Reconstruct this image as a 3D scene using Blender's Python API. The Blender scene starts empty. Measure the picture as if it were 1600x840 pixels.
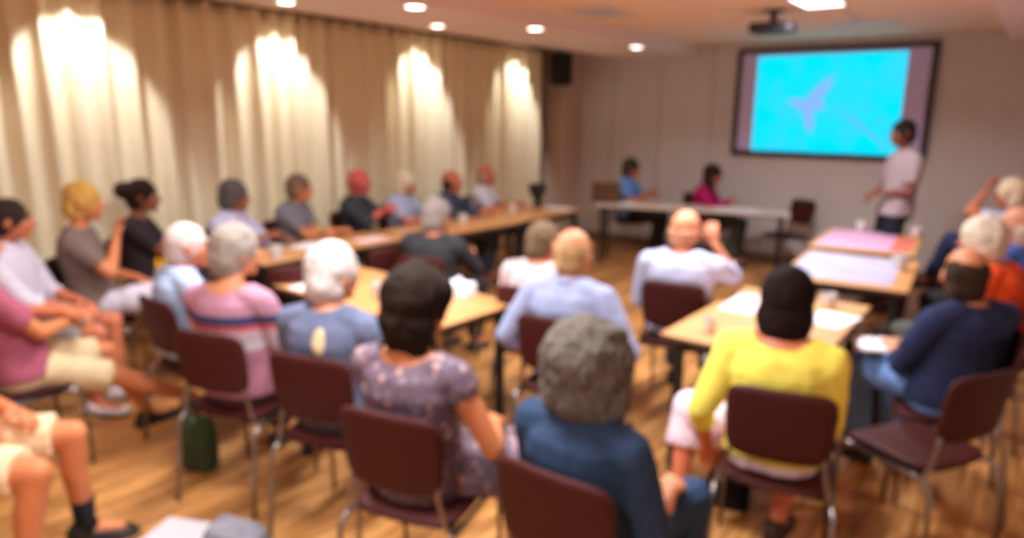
import bpy, bmesh, math, random
from mathutils import Vector, Matrix, Euler, noise, Quaternion
random.seed(7)
SC = bpy.context.scene
COL = SC.collection
R = math.radians
# ------------------------------------------------------------------ camera
FPX, PITCH, YAW, CAMH, ROLL = 1080.0, math.atan(240/1080), R(36.9), 1.80, R(0.7)
cam_d = bpy.data.cameras.new('camera'); cam = bpy.data.objects.new('camera', cam_d); COL.objects.link(cam)
cam_d.sensor_fit = 'HORIZONTAL'; cam_d.sensor_width = 36.0; cam_d.lens = 36.0*FPX/1600.0
cam_d.clip_start = 0.05; cam_d.clip_end = 60
f0 = Vector((-math.sin(YAW)*math.cos(PITCH), math.cos(YAW)*math.cos(PITCH), -math.sin(PITCH)))
r0 = Vector((math.cos(YAW), math.sin(YAW), 0)); u0 = r0.cross(f0)
rx = r0*math.cos(ROLL) + u0*math.sin(ROLL); ux = -r0*math.sin(ROLL) + u0*math.cos(ROLL)
cam.matrix_world = Matrix(((rx.x, ux.x, -f0.x, 0), (rx.y, ux.y, -f0.y, 0), (rx.z, ux.z, -f0.z, CAMH), (0, 0, 0, 1)))
SC.camera = cam
cam_d.dof.use_dof = True            # the photograph was taken out of focus: the lens sits at its close limit
cam_d.dof.focus_distance = 0.20
cam_d.dof.aperture_fstop = 9.0
cam_d.dof.aperture_blades = 0
# ------------------------------------------------------------------ world, exposure
W = bpy.data.worlds.new('world'); SC.world = W; W.use_nodes = True
W.node_tree.nodes['Background'].inputs[0].default_value = (0.9, 0.8, 0.72, 1)
W.node_tree.nodes['Background'].inputs[1].default_value = 0.05
SC.view_settings.view_transform = 'Standard'; SC.view_settings.look = 'None'
SC.view_settings.gamma = 1.0; SC.view_settings.use_curve_mapping = False
SC.view_settings.exposure = 0.17
SC.cycles.max_bounces = 16; SC.cycles.diffuse_bounces = 10; SC.cycles.glossy_bounces = 6
PANEL_W, DOWN_W, WASH_W = 50, 20, 78     # watts: ceiling panels, beam downlights, curtain washers
PANEL_C, DOWN_C, WASH_C = (.95, .96, 1.0), (.97, .97, 1.0), (1.0, .98, .98)

# ------------------------------------------------------------------ materials
def lin(c):
    o = []
    for v in c:
        v = v/255.0
        o.append(v/12.92 if v <= .04045 else ((v+.055)/1.055)**2.4)
    return (o[0], o[1], o[2], 1)
MATS = {}
def base(name):
    m = bpy.data.materials.new(name); m.use_nodes = True
    nt = m.node_tree; return m, nt, nt.nodes['Principled BSDF']
def node(nt, t, **k):
    n = nt.nodes.new(t)
    for a, v in k.items(): setattr(n, a, v)
    return n
def mixc(nt, fac, a, b, typ='MIX'):
    n = node(nt, 'ShaderNodeMix', data_type='RGBA', blend_type=typ)
    for i, v in ((0, fac), (6, a), (7, b)):
        if hasattr(v, 'links'): nt.links.new(v, n.inputs[i])
        else: n.inputs[i].default_value = v
    return n.outputs[2]
def ramp(nt, fac, stops, interp='LINEAR'):
    n = node(nt, 'ShaderNodeValToRGB'); cr = n.color_ramp; cr.interpolation = interp
    while len(cr.elements) < len(stops): cr.elements.new(.5)
    for e, (p, c) in zip(cr.elements, stops): e.position = p; e.color = c
    nt.links.new(fac, n.inputs[0]); return n.outputs[0]
def objco(nt, scale=(1, 1, 1)):
    t = node(nt, 'ShaderNodeTexCoord'); mp = node(nt, 'ShaderNodeMapping'); mp.inputs['Scale'].default_value = scale
    nt.links.new(t.outputs['Object'], mp.inputs[0]); return mp.outputs[0]
def mat(name, rgb, rough=.7, metal=0., var=.12, scale=30, bump=0., spec=.4):
    if name in MATS: return MATS[name]
    m, nt, b = base(name); c = lin(rgb)
    co = objco(nt); nz = node(nt, 'ShaderNodeTexNoise'); nz.inputs['Scale'].default_value = scale; nz.inputs['Detail'].default_value = 3
    nt.links.new(co, nz.inputs[0])
    lo = tuple(v*(1-var) for v in c[:3])+(1,); hi = tuple(min(1, v*(1+var)) for v in c[:3])+(1,)
    nt.links.new(ramp(nt, nz.outputs[0], [(.3, lo), (.7, hi)]), b.inputs['Base Color'])
    b.inputs['Roughness'].default_value = rough; b.inputs['Metallic'].default_value = metal
    b.inputs['Specular IOR Level'].default_value = spec
    if bump:
        bp = node(nt, 'ShaderNodeBump'); bp.inputs['Strength'].default_value = bump; bp.inputs['Distance'].default_value = .01
        nt.links.new(nz.outputs[0], bp.inputs['Height']); nt.links.new(bp.outputs[0], b.inputs['Normal'])
    MATS[name] = m; return m
def emit(name, rgb, s):
    m, nt, b = base(name); c = lin(rgb)
    b.inputs['Base Color'].default_value = c; b.inputs['Emission Color'].default_value = c
    b.inputs['Emission Strength'].default_value = s; return m
def cloth(name, rgb, var=.10): return mat('cloth_'+name, rgb, .88, 0, var, 22, .15, .2)
def skin(name, rgb): return mat('skin_'+name, rgb, .55, 0, .07, 14, 0, .4)
def hairm(name, rgb, var=.35): return mat('hair_'+name, rgb, .8, 0, var, 70, .4, .12)
def floral(name, cols, scale):
    m, nt, b = base(name); co = objco(nt)
    v = node(nt, 'ShaderNodeTexVoronoi'); v.inputs['Scale'].default_value = scale; nt.links.new(co, v.inputs[0])
    s = node(nt, 'ShaderNodeSeparateColor'); nt.links.new(v.outputs['Color'], s.inputs[0])
    n = len(cols); st = [(i/n, lin(c)) for i, c in enumerate(cols)]
    c1 = ramp(nt, s.outputs[0], st, 'CONSTANT')
    e = ramp(nt, v.outputs['Distance'], [(.25, (0, 0, 0, 1)), (.55, (1, 1, 1, 1))])
    nt.links.new(mixc(nt, e, c1, lin(cols[0])), b.inputs['Base Color']); b.inputs['Roughness'].default_value = .85
    return m
def banded(name, stops, lo, hi):
    """horizontal woven bands; positions in metres above the floor of the wearer"""
    m, nt, b = base(name); co = objco(nt); s = node(nt, 'ShaderNodeSeparateXYZ'); nt.links.new(co, s.inputs[0])
    mr = node(nt, 'ShaderNodeMapRange'); mr.inputs[1].default_value = lo; mr.inputs[2].default_value = hi
    nt.links.new(s.outputs[2], mr.inputs[0])
    nt.links.new(ramp(nt, mr.outputs[0], [((p-lo)/(hi-lo), lin(c)) for p, c in stops], 'CONSTANT'), b.inputs['Base Color'])
    b.inputs['Roughness'].default_value = .88; return m
def wood(name, dark, light, rough, plank, along='Y', contrast=1., coat=0.):
    m, nt, b = base(name)
    t = node(nt, 'ShaderNodeTexCoord'); mp = node(nt, 'ShaderNodeMapping'); nt.links.new(t.outputs['Object'], mp.inputs[0])
    if along == 'Y': mp.inputs['Rotation'].default_value = (0, 0, R(90))
    g = node(nt, 'ShaderNodeMapping'); g.inputs['Scale'].default_value = (1.3, 14, 14); nt.links.new(mp.outputs[0], g.inputs[0])
    nz = node(nt, 'ShaderNodeTexNoise'); nz.inputs['Scale'].default_value = 2.2; nz.inputs['Detail'].default_value = 6; nt.links.new(g.outputs[0], nz.inputs[0])
    col = ramp(nt, nz.outputs[0], [(.32, lin(dark)), (.68, lin(light))])
    if plank:
        br = node(nt, 'ShaderNodeTexBrick'); br.inputs['Scale'].default_value = 1.0
        br.inputs['Brick Width'].default_value = 1.1; br.inputs['Row Height'].default_value = .14; br.inputs['Mortar Size'].default_value = .0025
        br.inputs['Color1'].default_value = (1.12, 1.1, 1.02, 1); br.inputs['Color2'].default_value = (.62, .60, .58, 1); br.inputs['Mortar'].default_value = (.3, .25, .2, 1)
        br.inputs['Bias'].default_value = -.1
        nt.links.new(mp.outputs[0], br.inputs[0]); col = mixc(nt, 1.0, col, br.outputs[0], 'MULTIPLY')
    nt.links.new(col, b.inputs['Base Color']); b.inputs['Roughness'].default_value = rough
    b.inputs['Coat Weight'].default_value = coat; b.inputs['Coat Roughness'].default_value = .15
    return m
M_FLOOR = wood('oak_parquet', (142, 92, 46), (218, 158, 96), .34, True, 'Y')
M_TABLE = wood('table_laminate', (190, 130, 74), (216, 160, 102), .38, False, 'X')
M_CEIL = mat('ceiling_paint', (250, 222, 194), .9, 0, .02, 3)
M_BEAM = mat('beam_plaster', (236, 220, 212), .85, 0, .02, 3)
M_WALL = mat('wall_paint', (224, 214, 204), .9, 0, .02, 4)
M_WALLB = mat('wall_panel', (204, 202, 204), .8, 0, .03, 2)
M_SEAM = mat('panel_seam', (150, 136, 124), .9, 0, .02)
M_BASE = mat('skirting_paint', (112, 92, 78), .7, 0, .05)
M_CURT = mat('curtain_linen', (228, 218, 190), .92, 0, .05, 40, .1)
M_MAROON = mat('maroon_upholstery', (66, 21, 18), .62, 0, .10, 60, .08, .25)
M_CHROME = mat('chrome_tube', (150, 142, 140), .34, 1.0, .03)
M_BLACK = mat('black_metal', (40, 35, 32), .45, .2, .08)
M_BLKPL = mat('black_plastic', (14, 13, 12), .5, 0, .08)
M_GREYPL = mat('grey_plastic', (92, 92, 98), .5, 0, .05)
M_WHITE = mat('white_paper', (232, 230, 238), .8, 0, .01)
M_CUP = mat('white_ceramic', (214, 210, 208), .3, 0, .01)
M_FRAMEB = mat('screen_frame', (58, 54, 60), .5, 0, .04)
M_LAMP = emit('lamp_glow', (255, 250, 245), 9.0)
M_PANELON = emit('panel_diffuser', (255, 250, 246), 5.0)
M_PANELOFF = mat('panel_diffuser_off', (200, 206, 216), .35, 0, .02)
M_EYEW = mat('eye_white', (225, 218, 212), .25, 0, .01); M_EYED = mat('eye_iris', (48, 32, 24), .2, 0, .1)
M_LIP = mat('lip', (168, 92, 82), .5, 0, .04)
# ------------------------------------------------------------------ mesh helpers
def sbox(bm, c, h, rot=None, bevel=0.0, seg=2):
    c = Vector(c); vs = []
    for x in (-1, 1):
        for y in (-1, 1):
            for z in (-1, 1):
                p = Vector((x*h[0], y*h[1], z*h[2]))
                if rot is not None: p = rot @ p
                vs.append(bm.verts.new(c+p))
    fs = [bm.faces.new([vs[i] for i in q]) for q in ((0, 1, 3, 2), (4, 6, 7, 5), (0, 4, 5, 1), (2, 3, 7, 6), (0, 2, 6, 4), (1, 5, 7, 3))]
    if bevel:
        es = set(e for f in fs for e in f.edges)
        bmesh.ops.bevel(bm, geom=list(es), offset=bevel, segments=seg, affect='EDGES', profile=.5)
def frame_of(d, hint=None):
    d = d.normalized(); a = hint if hint is not None else (Vector((0, 0, 1)) if abs(d.z) < .9 else Vector((1, 0, 0)))
    x = a.cross(d)
    if x.length < 1e-5: x = Vector((1, 0, 0)).cross(d)
    x.normalize(); return x, d.cross(x)
def tube(bm, pts, radii, n=12, cap=True):
    pts = [Vector(p) for p in pts]; rings = []; prev = None
    for i, p in enumerate(pts):
        d = (pts[min(i+1, len(pts)-1)]-pts[max(i-1, 0)]).normalized()
        x, y = frame_of(d, prev); prev = y if prev is None or True else prev
        ra = radii[i] if not isinstance(radii, (int, float)) else radii
        ring = [bm.verts.new(p+(x*math.cos(a)+y*math.sin(a))*ra) for a in (2*math.pi*k/n for k in range(n))]
        rings.append(ring)
    skin_rings(bm, rings, cap)
def skin_rings(bm, rings, cap=True):
    n = len(rings[0])
    for a, b in zip(rings, rings[1:]):
        # best rotational match keeps the walls untwisted
        k = min(range(n), key=lambda s: sum((a[j].co-b[(j+s) % n].co).length_squared for j in range(0, n, max(1, n//4))))
        for j in range(n):
            bm.faces.new((a[j], a[(j+1) % n], b[(j+1+k) % n], b[(j+k) % n]))
    if cap:
        bm.faces.new(list(reversed(rings[0]))); bm.faces.new(rings[-1])
def ell(bm, c, r, rot=None, seg=14, rings=9):
    c = Vector(c); rows = []
    top = None
    def T(p):
        p = Vector((p[0]*r[0], p[1]*r[1], p[2]*r[2]))
        return c + (rot @ p if rot is not None else p)
    t = bm.verts.new(T((0, 0, 1))); b = bm.verts.new(T((0, 0, -1)))
    for i in range(1, rings):
        th = math.pi*i/rings
        rows.append([bm.verts.new(T((math.sin(th)*math.cos(2*math.pi*j/seg), math.sin(th)*math.sin(2*math.pi*j/seg), math.cos(th)))) for j in range(seg)])
    for j in range(seg):
        bm.faces.new((t, rows[0][j], rows[0][(j+1) % seg])); bm.faces.new((b, rows[-1][(j+1) % seg], rows[-1][j]))
    for a, d in zip(rows, rows[1:]):
        for j in range(seg): bm.faces.new((a[j], d[j], d[(j+1) % seg], a[(j+1) % seg]))
def limb(bm, pts, radii, n=12):
    tube(bm, pts, radii, n)
    for p, r in zip(pts, radii): ell(bm, p, (r, r, r), seg=n, rings=7)
def ell_rings(bm, rows, n=20, cap=True):
    """rows of (centre, rx, ry): elliptical horizontal sections, slightly squared"""
    rings = []
    for c, a, b in rows:
        c = Vector(c); ring = []
        for j in range(n):
            t = 2*math.pi*j/n; ct, st = math.cos(t), math.sin(t)
            e = .86
            ring.append(bm.verts.new(c+Vector((a*math.copysign(abs(ct)**e, ct), b*math.copysign(abs(st)**e, st), 0))))
        rings.append(ring)
    for p, q in zip(rings, rings[1:]):
        for j in range(n): bm.faces.new((p[j], p[(j+1) % n], q[(j+1) % n], q[j]))
    if cap:
        bm.faces.new(list(reversed(rings[0]))); bm.faces.new(rings[-1])
def lathe(bm, prof, c=(0, 0, 0), n=24, ring=False):
    c = Vector(c); rings = []
    for r, z in prof:
        rings.append([bm.verts.new(c+Vector((max(r, 1e-4)*math.cos(2*math.pi*j/n), max(r, 1e-4)*math.sin(2*math.pi*j/n), z))) for j in range(n)])
    for p, q in zip(rings, rings[1:]):
        for j in range(n): bm.faces.new((p[j], p[(j+1) % n], q[(j+1) % n], q[j]))
    if ring:
        p, q = rings[-1], rings[0]
        for j in range(n): bm.faces.new((p[j], p[(j+1) % n], q[(j+1) % n], q[j]))
    else:
        bm.faces.new(list(reversed(rings[0]))); bm.faces.new(rings[-1])
def done(bm, name, smooth=True):
    bmesh.ops.recalc_face_normals(bm, faces=bm.faces)
    me = bpy.data.meshes.new(name); bm.to_mesh(me); bm.free()
    if smooth:
        for p in me.polygons: p.use_smooth = True
    return me
def obj(name, bm, m, parent=None, smooth=True, loc=None, rot=None, angle=None):
    me = done(bm, name, smooth) if isinstance(bm, bmesh.types.BMesh) else bm
    if m is not None and not me.materials: me.materials.append(m)
    o = bpy.data.objects.new(name, me); COL.objects.link(o)
    if parent is not None: o.parent = parent
    if loc is not None: o.location = loc
    if rot is not None: o.rotation_euler = rot
    if smooth and angle:
        try: me.set_sharp_from_angle(angle=R(angle))
        except Exception: pass
    return o
def tag(o, label=None, cat=None, group=None, kind=None):
    if label: o['label'] = label
    if cat: o['category'] = cat
    if group: o['group'] = group
    if kind: o['kind'] = kind
    return o
def thing(name, label, cat, loc=(0, 0, 0), rz=0., group=None):
    o = bpy.data.objects.new(name, None); COL.objects.link(o); o.location = loc; o.rotation_euler = (0, 0, rz)
    o.empty_display_size = .1
    return tag(o, label, cat, group)
def kids(o): return [c for c in COL.objects if c.parent == o]
def copy_tree(o, parent=None, chmap=None):
    c = o.copy(); COL.objects.link(c); c.parent = parent
    for ch in (chmap[o.name] if chmap and o.name in chmap else kids(o)): copy_tree(ch, c, None)
    return c
def remesh(bm, voxel, smooth=4, fac=.5):
    bmesh.ops.recalc_face_normals(bm, faces=bm.faces)
    me = bpy.data.meshes.new('tmp'); bm.to_mesh(me); bm.free()
    o = bpy.data.objects.new('tmp', me); COL.objects.link(o)
    md = o.modifiers.new('r', 'REMESH'); md.mode = 'VOXEL'; md.voxel_size = voxel; md.adaptivity = 0
    if smooth:
        s = o.modifiers.new('s', 'SMOOTH'); s.factor = fac; s.iterations = smooth
    dg = bpy.context.evaluated_depsgraph_get(); ev = o.evaluated_get(dg)
    new = bpy.data.meshes.new_from_object(ev)
    bpy.data.objects.remove(o); bpy.data.meshes.remove(me)
    for p in new.polygons: p.use_smooth = True
    return new
def wrinkle(me, amp, freq, seed=0., stretch=(1, 1, 1)):
    off = Vector((seed*3.1, seed*1.7, seed*.9)); ns = [v.normal.copy() for v in me.vertices]
    for v, n in zip(me.vertices, ns):
        p = Vector((v.co.x*stretch[0], v.co.y*stretch[1], v.co.z*stretch[2]))*freq+off
        v.co = v.co + n*(amp*(noise.noise(p)+.5*noise.noise(p*2.3)))

# ------------------------------------------------------------------ the room
BACKY, CURTX, CEILZ, RIGHTX, FRONTY = 9.0, -5.75, 2.72, 1.55, -2.2
def slab(name, c, h, m):
    bm = bmesh.new(); sbox(bm, (0, 0, 0), h)
    o = obj(name, bm, m, smooth=False, loc=c); o['kind'] = 'structure'; return o
cx, cy = (CURTX-.35+RIGHTX)/2, (FRONTY+BACKY)/2
hx, hy = (RIGHTX-CURTX+.35)/2, (BACKY-FRONTY)/2
slab('floor', (cx, cy, -.05), (hx+.1, hy+.1, .05), M_FLOOR)
slab('ceiling', (cx, cy, CEILZ+.05), (hx+.1, hy+.1, .05), M_CEIL)
slab('wall_left', (CURTX-.40, cy, CEILZ/2), (.05, hy+.1, CEILZ/2), M_WALL)
slab('wall_right', (RIGHTX+.05, cy, CEILZ/2), (.05, hy+.1, CEILZ/2), M_WALL)
slab('wall_back', (cx, BACKY+.05, CEILZ/2), (hx, .05, CEILZ/2), M_WALLB)
slab('wall_front', (cx, FRONTY-.05, CEILZ/2), (hx, .05, CEILZ/2), M_WALL)
slab('baseboard_back', (cx+.2, BACKY-.008, .05), (hx-.2, .008, .05), M_BASE)
slab('baseboard_right', (RIGHTX-.008, cy, .05), (.008, hy-.02, .05), M_BASE)
for i, x in enumerate((-4.98, -4.25, -3.52)):
    slab('trim_%d' % (i+1), (x, BACKY-.002, CEILZ/2), (.006, .002, CEILZ/2), M_SEAM)
BEAMZ = 2.585
slab('beam_left', (-4.26, cy, (CEILZ+BEAMZ)/2), (.52, hy, (CEILZ-BEAMZ)/2), M_BEAM)
slab('beam_right', (.12, cy, (CEILZ+BEAMZ)/2), (.52, hy, (CEILZ-BEAMZ)/2), M_BEAM)
slab('pillar_left', (-5.70, 8.78, CEILZ/2), (.17, .22, CEILZ/2), mat('pillar_paint', (206, 184, 170), .85, 0, .02))
# curtain along the left wall
def curtain():
    bm = bmesh.new(); y0, y1, n = -1.9, 8.30, 1500
    nz_ = (0.015, .5, 1.1, 1.7, 2.2, 2.55, 2.69); rows = []
    ph = []; p = 0.
    for i in range(n+1):
        y = y0+(y1-y0)*i/n
        wl = .20+.09*noise.noise(Vector((y*1.3, 3.1, 0)))
        p += (y1-y0)/n/wl*2*math.pi
        ph.append((y, p))
    for z in nz_:
        row = []
        for y, p in ph:
            a = .068+.03*noise.noise(Vector((y*1.9, 9.2, 0)))
            zz = z/2.7
            s = math.sin(p+.25*noise.noise(Vector((y*.8, z*.8, 1.))))
            s2 = math.copysign(abs(s)**.75, s)
            x = a*s2*(1.0-.25*zz) + .02*math.sin(p*.5+1.3)
            row.append(bm.verts.new((x, y+.018*math.cos(p*1.0)*(1-.3*zz), z)))
        rows.append(row)
    for a, b in zip(rows, rows[1:]):
        for j in range(n): bm.faces.new((a[j], a[j+1], b[j+1], b[j]))
    o = thing('curtain', 'long cream floor length pleated curtain drawn along the whole left wall', 'curtain', (CURTX, 0, 0))
    f = obj('fabric', bm, M_CURT, o)
    s = f.modifiers.new('thickness', 'SOLIDIFY'); s.thickness = .004
    bt = bmesh.new(); sbox(bt, (0, (y0+y1)/2, 2.703), (.02, (y1-y0)/2, .015))
    obj('curtain_track', bt, mat('track_metal', (120, 110, 100), .5, .4, .03), o, smooth=False)
curtain()
# curtain washers hidden behind the beam, light the folds in scallops
def spot(name, parent, loc, w, col, size, blend, rad, rot=(0, 0, 0)):
    l = bpy.data.lights.new(name, 'SPOT'); l.energy = w; l.color = col; l.spot_size = R(size); l.spot_blend = blend; l.shadow_soft_size = rad
    o = bpy.data.objects.new(name, l); COL.objects.link(o); o.parent = parent; o.location = loc; o.rotation_euler = rot; return o
def area(name, parent, loc, w, col, sx, sy, spread=180):
    l = bpy.data.lights.new(name, 'AREA'); l.energy = w; l.color = col; l.shape = 'RECTANGLE'; l.size = sx; l.size_y = sy; l.spread = R(spread)
    o = bpy.data.objects.new(name, l); COL.objects.link(o); o.parent = parent; o.location = loc; return o
WASH_Y = (.55, 2.28, 3.97, 5.79, 7.58)
for i, y in enumerate(WASH_Y):
    where = ('nearest the rear of the hall', 'above the two women with blond and dark bun hair', 'above the man in the grey shirt', 'above the man in light blue with white hair', 'nearest the corner loudspeaker')[i]
    t = thing('curtain_spotlight', 'small recessed spotlight washing the curtain, '+where, 'spotlight', (CURTX+.45, y, CEILZ), 0, 'spotlights washing the curtain')
    bm = bmesh.new(); lathe(bm, [(.055, -.012), (.062, -.012), (.062, 0), (.055, 0)], ring=True); obj('trim_ring', bm, M_GREYPL, t)
    bm = bmesh.new(); lathe(bm, [(.001, -.006), (.05, -.006), (.05, -.002), (.001, -.002)]); obj('lamp_lens', bm, M_LAMP, t)
    spot('wash', t, (0, 0, -.02), WASH_W, WASH_C, 71, .35, .03, (0, R(31), 0))
# small downlights in the beam: two rows seen on its underside
def downlight(x, y, r, label, grp, w, size=125):
    t = thing('downlight', label, 'ceiling light', (x, y, BEAMZ), 0, grp)
    bm = bmesh.new(); lathe(bm, [(r*.86, -.008), (r*1.12, -.008), (r*1.12, 0), (r*.86, 0)], ring=True); obj('trim_ring', bm, M_BEAM, t)
    bm = bmesh.new(); lathe(bm, [(.001, -.004), (r*.9, -.004), (r*.9, -.001), (.001, -.001)]); obj('lamp_lens', bm, M_LAMP, t)
    if w: spot('down', t, (0, 0, -.02), w, DOWN_C, size, .6, .06)
G1 = 'round downlights in the left ceiling beam'
for y, s in ((3.92, 'at the top edge of the picture'), (5.48, 'beside the ceiling grille'), (7.5, 'closest to the screen wall'), (2.3, 'out over the rear seats'), (.7, 'over the rear left corner')):
    downlight(-3.88, y, .082, 'bright downlight on the left beam, '+s, G1, DOWN_W)
for y, s in ((3.25, 'at the top edge of the picture'), (4.85, 'above the curtain')):
    downlight(-4.52, y, .07, 'small downlight near the beam edge, '+s, G1, 8)
# flat ceiling panels
def panel(x, y, sx, sy, label, on, grp='flat ceiling panels'):
    t = thing('ceiling_panel_light', label, 'ceiling light', (x, y, CEILZ), 0, grp)
    bm = bmesh.new()
    for a, b, c, d in ((0, sy, sx+.02, .012), (0, -sy, sx+.02, .012), (sx, 0, .012, sy), (-sx, 0, .012, sy)): sbox(bm, (a, b, -.006), (c, d, .008))
    obj('panel_frame', bm, mat('panel_trim', (220, 214, 210), .5, 0, .02), t, smooth=False)
    bm = bmesh.new(); sbox(bm, (0, 0, -.004), (sx-.01, sy-.01, .004)); obj('diffuser', bm, M_PANELON if on else M_PANELOFF, t, smooth=False)
    if on: area('glow', t, (0, 0, -.03), on, PANEL_C, sx*1.8, sy*1.8, 150)
panel(-1.58, 6.10, .16, .30, 'lit flat ceiling panel in front of the screen, by the projector', PANEL_W)
panel(-1.58, 3.9, .16, .30, 'lit flat ceiling panel above the middle of the audience', PANEL_W)
panel(-1.58, 1.4, .16, .30, 'lit flat ceiling panel above the rear row of chairs', PANEL_W)
panel(-2.95, 2.3, .16, .30, 'lit flat ceiling panel above the left group of chairs', PANEL_W)
panel(-.7, -.6, .16, .30, 'lit flat ceiling panel behind the photographer', PANEL_W*.8)
panel(-3.34, 5.72, .2, .28, 'pale flat ceiling grille beside the left beam', 0)
panel(-1.55, 7.75, .30, .12, 'unlit flat ceiling panel close to the screen wall', 0)
# ------------------------------------------------------------------ projection screen, projector, loudspeaker
def screen():
    X0, X1, Z0, Z1 = -3.17, -1.04, 1.37, 2.61
    c = ((X0+X1)/2, BACKY-.03, 0)
    t = thing('projection_screen', 'large dark framed projection screen showing a bright cyan map on the front wall', 'screen', c)
    w = (X1-X0)/2
    bm = bmesh.new(); sbox(bm, (0, 0, (Z0+Z1)/2), (w-.02, .008, (Z1-Z0)/2-.02)); obj('screen_cloth', bm, mat('screen_white', (206, 198, 250), .9, 0, .01), t, smooth=False)  # white cloth; the projector's bluish spill light is painted in as lavender
    bm = bmesh.new()
    for a, b, d, e in ((0, Z0, w+.03, .035), (0, Z1, w+.03, .03), (-w, (Z0+Z1)/2, .035, (Z1-Z0)/2), (w, (Z0+Z1)/2, .035, (Z1-Z0)/2)): sbox(bm, (a, -.004, b), (d, .016, e), bevel=.004)
    obj('screen_frame', bm, M_FRAMEB, t, smooth=False)
    m, nt, b = base('projected_map'); co = objco(nt)
    def blotch(sc, lo, hi, off):
        mp = node(nt, 'ShaderNodeMapping'); mp.inputs['Location'].default_value = off; nt.links.new(co, mp.inputs[0])
        nz = node(nt, 'ShaderNodeTexNoise'); nz.inputs['Scale'].default_value = sc; nz.inputs['Detail'].default_value = 2; nt.links.new(mp.outputs[0], nz.inputs[0])
        return ramp(nt, nz.outputs[0], [(lo, (0, 0, 0, 1)), (hi, (1, 1, 1, 1))])
    def star(cxx, cz, ang, lx, lz):      # one soft-edged arm of the mapped district
        mp = node(nt, 'ShaderNodeMapping', vector_type='TEXTURE'); mp.inputs['Location'].default_value = (cxx, 0, cz); mp.inputs['Rotation'].default_value = (0, R(ang), 0); mp.inputs['Scale'].default_value = (lx, 10, lz)
        nt.links.new(co, mp.inputs[0]); ln = node(nt, 'ShaderNodeVectorMath', operation='LENGTH'); nt.links.new(mp.outputs[0], ln.inputs[0])
        return ramp(nt, ln.outputs['Value'], [(.55, (1, 1, 1, 1)), (1.0, (0, 0, 0, 1))])
    zc = (Z0+Z1)/2
    cyan, pale, lav = lin((0, 226, 255)), lin((48, 216, 255)), lin((136, 180, 255))
    col = mixc(nt, blotch(2.2, .45, .62, (.3, 0, .7)), cyan, pale)
    arms = None
    for a in ((-.12, zc+.08, -52, .33, .085), (-.28, zc-.02, 15, .20, .07), (-.18, zc-.16, 80, .24, .07), (-.12, zc, 40, .15, .09)):
        s = star(*a); arms = s if arms is None else mixc(nt, 1.0, arms, s, 'LIGHTEN')
    rd = star(.42, zc-.28, 38, .55, .035)
    col = mixc(nt, rd, col, lin((88, 196, 255)))
    ring = star(-.02, zc+.02, -50, .62, .42)
    col = mixc(nt, mixc(nt, .5, (0, 0, 0, 1), ring), col, pale)
    col = mixc(nt, arms, col, lav)
    nt.links.new(col, b.inputs['Emission Color']); b.inputs['Emission Strength'].default_value = 1.0; b.inputs['Base Color'].default_value = (.0, .0, .0, 1); b.inputs['Specular IOR Level'].default_value = 0
    bm = bmesh.new(); sbox(bm, (-.02, -.0095, zc-.02), (.82, .0012, .575)); obj('projected_picture', bm, m, t, smooth=False)
screen()
def projector():
    t = thing('ceiling_projector', 'dark projector hanging from the ceiling in front of the screen', 'projector', (-2.02, 6.45, CEILZ))
    bm = bmesh.new(); lathe(bm, [(.09, -.015), (.09, 0)]); obj('ceiling_plate', bm, M_BLACK, t, angle=40)
    bm = bmesh.new(); tube(bm, [(0, 0, -.01), (0, 0, -.11)], [.03, .03]); obj('mount_pole', bm, M_BLACK, t, angle=40)
    bm = bmesh.new(); sbox(bm, (0, 0, -.15), (.175, .13, .045), bevel=.018, seg=3); b = obj('projector_body', bm, mat('projector_grey', (52, 48, 54), .5, 0, .05), t, angle=40)
    bm = bmesh.new(); tube(bm, [(.06, .12, -.15), (.06, .155, -.15)], [.036, .034], 20); obj('lens', bm, M_BLKPL, t, angle=40)
    bm = bmesh.new()
    for k in range(6): sbox(bm, (-.14+.018*k, .131, -.15), (.005, .003, .025))
    obj('vent_grille', bm, M_BLKPL, t, smooth=False)
projector()
bm = bmesh.new(); tube(bm, [(-1.50, 6.6, CEILZ-.008), (-1.53, 7.1, CEILZ-.008), (-1.55, 7.63, CEILZ-.008)], [.008]*3, 8)
tag(obj('cable_duct', bm, M_PANELOFF), 'thin pale cable duct on the ceiling running to the unlit panel', 'cable duct')
def loudspeaker():
    t = thing('loudspeaker', 'black box loudspeaker mounted high in the front left corner', 'loudspeaker', (-5.46, 8.36, 2.43), R(30))
    bm = bmesh.new(); sbox(bm, (0, 0, 0), (.15, .13, .215), bevel=.02, seg=3); obj('speaker_cabinet', bm, M_BLKPL, t, angle=40)
    bm = bmesh.new(); sbox(bm, (0, -.133, 0), (.135, .006, .2), bevel=.004); obj('speaker_grille', bm, mat('speaker_cloth', (20, 19, 18), .9, 0, .2, 200), t, smooth=False)
    bm = bmesh.new(); tube(bm, [(0, .12, 0), (-.02, .22, 0)], [.03, .03]); obj('wall_bracket', bm, M_BLACK, t, angle=40)
loudspeaker()

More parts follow.
